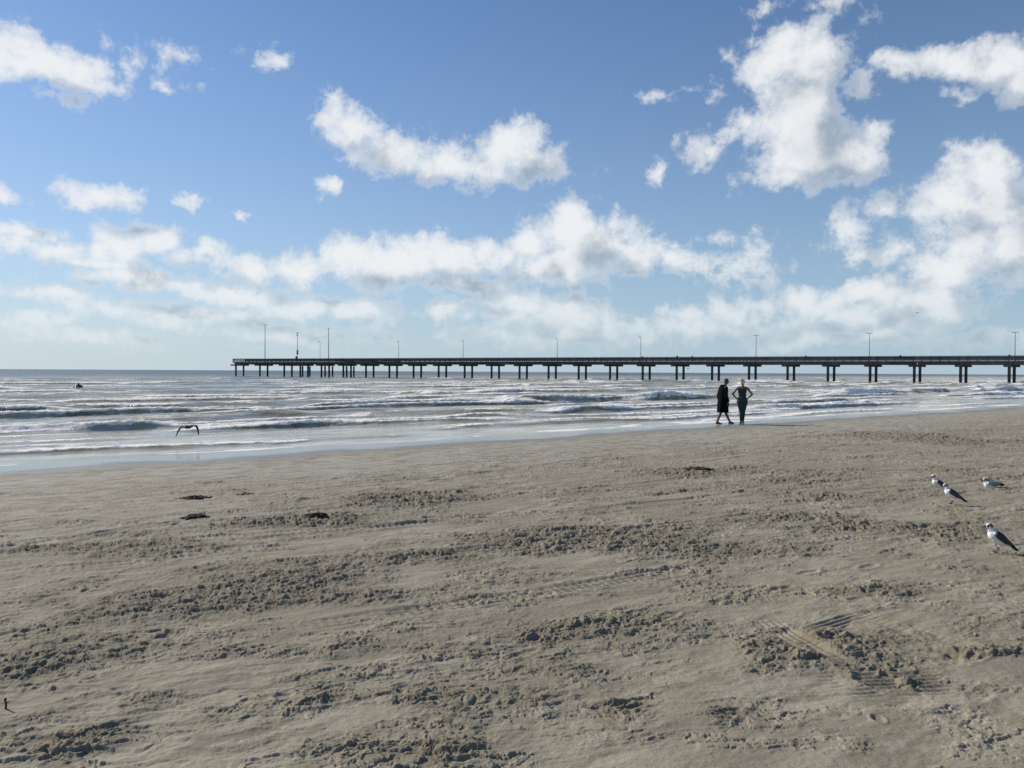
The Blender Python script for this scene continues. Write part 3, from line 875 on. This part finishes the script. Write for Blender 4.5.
def walking_woman():
    g = stand_at(742.0, 424.2)
    t = empty('person', (g.x, g.y, g.z + .004), R(-12))
    tag(t, 'fair-haired person in a dark sleeveless outfit with both hands on hips', 'person')
    # seen from behind: y = away from the viewer (facing), x = right
    bm = bmesh.new()
    for q, kn, an in ((-1, (-.040, .03, .48), (-.045, -.13, .115)), (1, (.05, .07, .48), (.045, .17, .09))):
        bm_cap(bm, (q * .085, 0, .88), .105, kn, .058)
        mid_ = Vector(kn).lerp(Vector(an), .32) - Vector((0, .012, 0)); bm_cap(bm, kn, .055, mid_, .055); bm_cap(bm, mid_, .055, an, .036)
    foot(bm, (-.045, -.13, .115), (-.1, 1, 0), .03); foot(bm, (.045, .17, .09), (.2, 1, 0))
    bm_ball(bm, (0, -.01, .93), (.185, .125, .13)); bm_ball(bm, (0, .01, 1.10), (.135, .10, .15)); bm_ball(bm, (0, .01, 1.28), (.155, .11, .16))
    bm_cap(bm, (-.135, 0, 1.385), .052, (.135, 0, 1.385), .052); bm_cap(bm, (0, 0, 1.40), .052, (.01, .02, 1.51), .047)
    for q in (-1, 1):
        sh = Vector((q * .175, 0, 1.37)); el = Vector((q * .345, -.07, 1.155)); wr = Vector((q * .215, .02, 1.00))
        bm_cap(bm, sh, .046, el, .036); bm_cap(bm, el, .036, wr, .026)
        hand(bm, wr, (-q * .55, .45, -.55), (-q * .6, 0, .3), .92)
    head(bm, (.015, .03, 1.60), (.35, 1, -.12), .96)
    me = remeshed(bm, 'body', .0065)
    def colr(co):
        return np.tile(np.array((.20, .12, .082), np.float32), (len(co), 1))
    tint(me, colr); link_mesh('body', me, m_skin, t)
    # clothes follow the body
    t.scale = (1.05, 1.05, 1.0)
    bm = bmesh.new()
    bm_ball(bm, (0, -.01, .95), (.19, .135, .12)); bm_ball(bm, (0, .01, 1.10), (.145, .11, .16)); bm_ball(bm, (0, .01, 1.27), (.163, .12, .155))
    for q in (-1, 1): bm_cap(bm, (q * .085, .0, 1.30), .065, (q * .08, -.005, 1.405), .045)
    link_mesh('sleeveless_top', remeshed(bm, 'sleeveless_top', .009, 2), m_green, t)
    bm = bmesh.new()
    for q, kn, an in ((-1, (-.040, .03, .48), (-.045, -.12, .15)), (1, (.05, .07, .48), (.045, .16, .13))):
        bm_cap(bm, (q * .085, 0, .87), .118, kn, .068)
        mid_ = Vector(kn).lerp(Vector(an), .32) - Vector((0, .012, 0)); bm_cap(bm, kn, .066, mid_, .064); bm_cap(bm, mid_, .064, an, .046)
    bm_ball(bm, (0, -.012, .90), (.178, .13, .13))
    link_mesh('leggings', remeshed(bm, 'leggings', .009, 2), m_green, t)
    bm = bmesh.new()
    bm_ball(bm, (.008, .005, 1.635), (.088, .098, .098)); bm_ball(bm, (.0, -.035, 1.60), (.08, .07, .09)); bm_ball(bm, (-.045, -.055, 1.70), (.06, .06, .055))
    bm_ball(bm, (-.03, -.08, 1.655), (.04, .035, .06))
    link_mesh('hair', remeshed(bm, 'hair', .009, 1), m_blond, t)
    return t
walking_woman()

# people leaning on the pier rail
def rail_person(u, vtop, label, mat, side=1.9):
    k = k_of_u(u); p = pk(k) + PN * side
    for _ in range(20): p += PDIR * ((512 + FPX * p.x / p.y - u) * .25)
    hgt = at_depth(u, vtop, p.y).z - ZD
    s = max(.85, min(1.08, hgt / 1.74))
    t = empty('person', (p.x, p.y, ZD), PANG); t.scale = (s, s, s)
    tag(t, label, 'person')
    bm = bmesh.new()
    for q in (-1, 1):
        bm_cap(bm, (q * .09, 0, .88), .09, (q * .10, .02, .48), .06); bm_cap(bm, (q * .10, .02, .48), .056, (q * .10, 0, .09), .038)
        foot(bm, (q * .10, 0, .09), (q * .15, 1, 0))
        bm_cap(bm, (q * .19, 0, 1.40), .05, (q * .25, .10, 1.16), .04); bm_cap(bm, (q * .25, .10, 1.16), .04, (q * .2, .36, 1.16), .03)
        hand(bm, (q * .2, .36, 1.16), (-q * .2, 1, -.1), (0, 0, -1))
    bm_ball(bm, (0, 0, .95), (.165, .12, .13)); bm_ball(bm, (0, .01, 1.25), (.18, .12, .22)); bm_cap(bm, (-.16, 0, 1.41), .055, (.16, 0, 1.41), .055)
    bm_cap(bm, (0, .01, 1.42), .055, (0, .03, 1.53), .05)
    head(bm, (0, .05, 1.62), (0, 1, -.15))
    me = remeshed(bm, 'body', .012, 1); tint(me, lambda co: np.tile(np.array((.24, .145, .10), np.float32), (len(co), 1)))
    link_mesh('body', me, m_skin, t)
    bm = bmesh.new()
    bm_ball(bm, (0, 0, 1.0), (.18, .135, .13)); bm_ball(bm, (0, .01, 1.25), (.195, .135, .21)); bm_cap(bm, (-.17, 0, 1.41), .066, (.17, 0, 1.41), .066)
    for q in (-1, 1): bm_cap(bm, (q * .19, 0, 1.40), .064, (q * .25, .10, 1.18), .054)
    link_mesh('shirt', remeshed(bm, 'shirt', .014, 1), mat, t)
    bm = bmesh.new()
    for q in (-1, 1): bm_cap(bm, (q * .09, 0, .87), .105, (q * .10, .02, .50), .085)
    bm_ball(bm, (0, 0, .91), (.175, .13, .11))
    link_mesh('shorts', remeshed(bm, 'shorts', .014, 1), m_navy, t)
    bm = bmesh.new(); bm_ball(bm, (0, .03, 1.665), (.086, .098, .085)); link_mesh('hair', bm_done(bm, 'hair', True), m_dhair, t)
rail_person(642.3, 356.6, 'small dark figure on the pier under a lamp post, left of the other onlookers', m_black)
rail_person(677, 355.0, 'tallest dark figure standing on the pier directly above a pair of piles', m_black)
rail_person(692, 355.3, 'small dark figure on the pier just left above the walking couple', m_navy)
rail_person(805.5, 355.2, 'lone small figure on the pier between two lamp posts right of the couple', m_navy)
rail_person(900, 355.3, 'lone dark figure on the pier right of the second lamp post from the edge', m_black)
rail_person(1009, 354.6, 'dark figure on the pier beside the lamp post at the right edge', m_black)

# ------------------------------------------------------------------ gulls
def lerp3(a, b, w): return a + (b - a) * w[:, None]
def gull_mesh(pitch, sitting=False, hood=.7, headturn=0.0, mantle=(.035, .037, .044)):
    """facing +x; body axis tilted by pitch; feet at z = 0"""
    bm = bmesh.new()
    leg = 0.0 if sitting else .105
    bz = leg + (.058 if sitting else .075)
    B = Vector((0, 0, bz))
    ax = Vector((math.cos(pitch), 0, math.sin(pitch)))
    M = Matrix.Rotation(-pitch, 3, 'Y')
    bm_ball(bm, B, (.125, .074, .076), M, 20)
    bm_ball(bm, B + ax * .055 + Vector((0, 0, .004)), (.078, .068, .072), M, 18)          # breast
    bm_cap(bm, B - ax * .06, .05, B - ax * .15 + Vector((0, 0, .008)), .026, 12)          # rump
    hc_ = B + ax * .10 + Vector((.016 if not sitting else .005, 0, .085 if not sitting else .062))
    bm_cap(bm, B + ax * .07, .048, hc_, .034, 14)                                         # neck
    fw = Vector((math.cos(headturn), math.sin(headturn), -.06)).normalized()
    MH = Matrix((fw, Vector((0, 0, 1)).cross(fw).normalized(), fw.cross(Vector((0, 0, 1)).cross(fw)).normalized())).transposed()
    bm_ball(bm, hc_ + fw * .006, (.045, .036, .038), MH, 16)
    bm_cap(bm, hc_ + fw * .034 - Vector((0, 0, .004)), .013, hc_ + fw * .085 - Vector((0, 0, .012)), .0055, 8)   # bill
    # folded wings: flat blades lying along the back and crossing past the tail
    for q in (-1, 1):
        w0 = B + ax * .065 + Vector((0, q * .055, .022)); w1 = B - ax * .07 + Vector((0, q * .052, .034)); w2 = B - ax * .17 + Vector((0, q * .024, .030)); w3 = B - ax * .285 + Vector((0, -q * .004, .018))
        bm_cap(bm, w0, .022, w1, .034, 10); bm_cap(bm, w1, .034, w2, .020, 10); bm_cap(bm, w2, .020, w3, .0055, 8)
        bm_ball(bm, B - ax * .02 + Vector((0, q * .05, .026)), (.10, .018, .042), M, 14)
    bm_ball(bm, B - ax * .20 + Vector((0, 0, .0)), (.065, .032, .009), M, 14)              # tail
    if not sitting:
        for q in (-1, 1):
            hip = B + Vector((.0, q * .026, -.05)); kn = Vector((-.008, q * .026, leg * .62)); an = Vector((.006, q * .026, .010))
            bm_cap(bm, hip, .018, kn + Vector((0, 0, .02)), .008, 8); bm_cap(bm, kn + Vector((0, 0, .02)), .0068, an, .0058, 8)
            for a in (-.45, 0, .45):
                bm_cap(bm, an - Vector((0, 0, .004)), .006, an + Vector((.046 * math.cos(a), .046 * math.sin(a), -.005)), .0045, 6)
            bm_cap(bm, an - Vector((0, 0, .004)), .0055, an + Vector((-.016, 0, -.004)), .0042, 6)
    me = remeshed(bm, 'gull', .0038, 2)
    def colr(co):
        rel = co - np.array(B); a = np.array(ax)
        al = rel @ a; nrm = np.array((-ax.z, 0, ax.x)); up = rel @ nrm
        white = np.array((.72, .71, .69)); grey = np.array(mantle); blk = np.array((.018, .018, .02))
        c = np.tile(white, (len(co), 1))
        wing = sstep(-.004, .010, up + .10 * np.maximum(al - .03, 0) * -3 + .02 * sstep(.02, .05, np.abs(rel[:, 1]))) * sstep(.085, .06, al)
        c = lerp3(c, grey, wing)
        c = lerp3(c, blk, sstep(-.15, -.19, al) * sstep(-.012, .0, up))
        hd = co - np.array(hc_); f = np.array(fw)
        al2 = hd @ f
        isH = (np.linalg.norm(hd, axis=1) < .052)
        mask = isH * sstep(.012, -.008, al2) * sstep(-.020, .0, hd[:, 2]) * hood
        c = lerp3(c, np.array((.06, .06, .065)), mask)
        eye = sstep(.011, .007, np.linalg.norm(hd - (f * .022 + np.array((0, 0, .010))), axis=1) - .027) * (np.abs(hd @ np.array((-f[1], f[0], 0))) > .022)
        c = lerp3(c, blk, eye.astype(float))
        bill = sstep(.040, .046, al2) * (np.linalg.norm(hd, axis=1) < .11)
        c = lerp3(c, np.array((.05, .03, .028)), bill)
        if not sitting:
            lg = (co[:, 2] < leg * .70) & (np.abs(al) < .09)
            c[lg] = (.05, .03, .028)
        return c
    tint(me, colr); return me

def place_gull(u, v, rz, me, label, s=1.0, dz=0.0):
    g = stand_at(u, v)
    o = link_mesh('gull', me, m_feather, None, (g.x, g.y, g.z + dz), rz); o.scale = (s, s, s)
    tag(o, label, 'bird', 'gulls resting on the beach'); return o
GULLS = [place_gull(998, 554.2, R(166), gull_mesh(R(36), hood=1.0), 'nearest gull standing on the sand at the right edge facing left', .75),
         place_gull(952, 505, R(160), gull_mesh(R(32), hood=.9, mantle=(.05, .052, .06)), 'gull standing on the sand in front of another gull', .74),
         place_gull(938.5, 493.5, R(178), gull_mesh(R(34), hood=1.0, headturn=.5, mantle=(.045, .047, .055)), 'gull partly hidden behind a standing gull on the sand', .74),
         place_gull(990.5, 488.2, R(172), gull_mesh(R(4), True, .9, mantle=(.26, .265, .28)), 'pale gull sitting low on the sand behind the standing ones', .80, -.010)]

def flying_bird(loc, rz, span, label, cols, droop=.9, roll=0.0):
    """body plus two cambered wings, one skin; wings bent down at the wrist"""
    bm = bmesh.new(); k = span / 1.0
    bm_ball(bm, (0, 0, 0), (.19 * k, .055 * k, .055 * k)); bm_cap(bm, (.13 * k, 0, .01 * k), .045 * k, (.2 * k, 0, .02 * k), .036 * k, 10)
    bm_cap(bm, (.22 * k, 0, .015 * k), .014 * k, (.28 * k, 0, .0), .008 * k, 8)
    bm_ball(bm, (-.22 * k, 0, 0), (.10 * k, .04 * k, .013 * k))
    for q in (-1, 1):
        pts = [(.05, .02, .035, .085), (.07, .16, .06, .085), (.06, .28, .045, .075), (.02, .38, -.04 * droop, .06), (-.03, .45, -.20 * droop, .03), (-.06, .48, -.30 * droop, .012)]
        for (a, b_) in zip(pts[:-1], pts[1:]):
            for w in np.linspace(0, 1, 9):
                x = a[0] + (b_[0] - a[0]) * w; y = a[1] + (b_[1] - a[1]) * w; z = a[2] + (b_[2] - a[2]) * w; ch = a[3] + (b_[3] - a[3]) * w
                bm_ball(bm, (x * k, q * y * k, z * k), (ch * k, .022 * k, .014 * k), None, 10)
    me = remeshed(bm, 'flying_gull', .0085 * k, 1)
    tint(me, lambda co: np.tile(np.array(cols, np.float32), (len(co), 1)))
    o = link_mesh('flying_gull', me, m_feather, None, loc, rz); o.rotation_euler = (roll, 0, rz)
    tag(o, label, 'bird'); return o
flying_bird(at_depth(188, 427.2, 21.0), R(72), .78, 'dark gull skimming low over the surf with wings arched down', (.035, .034, .034), .95, R(-4))
flying_bird(at_depth(917, 312.8, 150), R(15), 1.05, 'distant bird flying against the low clouds above the pier', (.08, .08, .085), .3)
flying_bird(at_depth(688, 368.3, 140), R(160), .9, 'tiny bird flying low under the pier deck', (.06, .06, .06), .5)

GULLS[3].scale = (.72, .8, .92)

# ------------------------------------------------------------------ rock in the surf, weed clumps, stick
def lumpy(name, bm, amp, freq, mat, seed, flat=.0):
    rr = np.random.default_rng(seed)
    for v in bm.verts:
        p = np.array(v.co)
        n = perlin(np.array([p[0] * freq + p[2] * 1.7 * freq]), np.array([p[1] * freq - p[2] * freq]), seed)[0]
        v.co += v.normal * n * amp
    return bm_done(bm, name, True)
m_rock = simple_mat('wet_dark_rock', (.035, .033, .03), .45, .4, 3, .5, bump=.6)
Yr = 74.0
p = at_depth(77.5, 391.0, Yr)
bm = bmesh.new(); bmesh.ops.create_icosphere(bm, subdivisions=5, radius=1.0)
for v in bm.verts:
    w = max(0, v.co.z)
    v.co.x *= (.52 - .38 * w); v.co.y *= (.5 - .3 * w); v.co.z = v.co.z * .72; v.co.x += .06 * w
bm.normal_update()
me = lumpy('surf_rock', bm, .16, 2.6, m_rock, 8)
o = link_mesh('surf_rock', me, m_rock, None, (p.x, p.y, .06)); o.scale = (1.15, 1.0, .85)
tag(o, 'dark pointed rock breaking the surf at the far left', 'rock')

m_weed = simple_mat('dark_dried_seaweed', (.055, .046, .033), .95, .5, 40, .1)
def weed(u, v, wx, wy, hz, label, seed):
    g = stand_at(u, v); r = random.Random(seed)
    bm = bmesh.new()
    for i in range(26):                          # tangled strands over lumps
        a = r.random() * 2 * PI; q = math.sqrt(r.random())
        c = Vector((wx * .5 * q * math.cos(a), wy * .5 * q * math.sin(a), hz * (1 - q * q) * r.uniform(.2, .9)))
        L = r.uniform(.03, .09); d = Vector((r.uniform(-1, 1), r.uniform(-1, 1), r.uniform(-.2, .15))).normalized() * L
        bm_tube(bm, c - d, c + d, r.uniform(.006, .016), r.uniform(.003, .009), 5)
    for i in range(34):
        a = r.random() * 2 * PI; q = math.sqrt(r.random()) * .8
        bm_ball(bm, (wx * .45 * q * math.cos(a), wy * .45 * q * math.sin(a), hz * .35 * (1 - q)), (r.uniform(.03, .08), r.uniform(.03, .07), hz * r.uniform(.2, .6)), Matrix.Rotation(r.random() * 3, 3, 'Z'), 8)
    o = link_mesh('seaweed_clump', bm_done(bm, 'seaweed_clump', True), m_weed, None, (g.x, g.y, g.z - .01))
    tag(o, label, 'seaweed', 'seaweed clumps on the sand')
weed(195, 498, .46, .24, .055, 'flat dark seaweed clump on smooth sand nearest the surf at left', 1)
weed(195, 519, .28, .24, .085, 'round dark seaweed clump below a flatter one on the left sand', 2)
weed(316, 519, .28, .25, .11, 'dark seaweed clump at the end of a churned sand ridge', 3)
weed(244, 494.5, .22, .14, .025, 'small thin seaweed clump right of the flat one near the surf', 4)
weed(697, 471, .55, .4, .06, 'dark seaweed clump on the sand below the walking couple', 5)

m_stick = simple_mat('wet_stick', (.05, .04, .03), .8, .3, 20, .2)
g = stand_at(5.5, 710)
bm = bmesh.new()
bm_tube(bm, (0, 0, -.03), (.004, 0, .035), .008, .007, 8); bm_tube(bm, (.004, 0, .034), (-.004, .003, .062), .007, .005, 8); bm_tube(bm, (.003, 0, .03), (.014, .004, .045), .004, .003, 6)
bm_ball(bm, (-.003, .003, .064), (.010, .010, .012), None, 8)
st = tag(link_mesh('driftwood_stick', bm_done(bm, 'driftwood_stick', True), m_stick, None, g), 'short dark stick standing upright in the sand at the left edge', 'stick')
st.scale = (.7, .7, .7)

# ------------------------------------------------------------------ render settings
build_sand()
build_sea()

SC.view_settings.view_transform = 'Standard'
SC.view_settings.look = 'None'
SC.view_settings.exposure = 0.0
SC.view_settings.gamma = 1.0
SC.view_settings.use_curve_mapping = False
SC.render.film_transparent = False
SC.cycles.use_denoising = False
SC.cycles.denoiser = 'OPENIMAGEDENOISE'
SC.cycles.max_bounces = 5
SC.cycles.diffuse_bounces = 2
SC.cycles.glossy_bounces = 3
SC.cycles.transmission_bounces = 2
SC.cycles.sample_clamp_indirect = 4.0
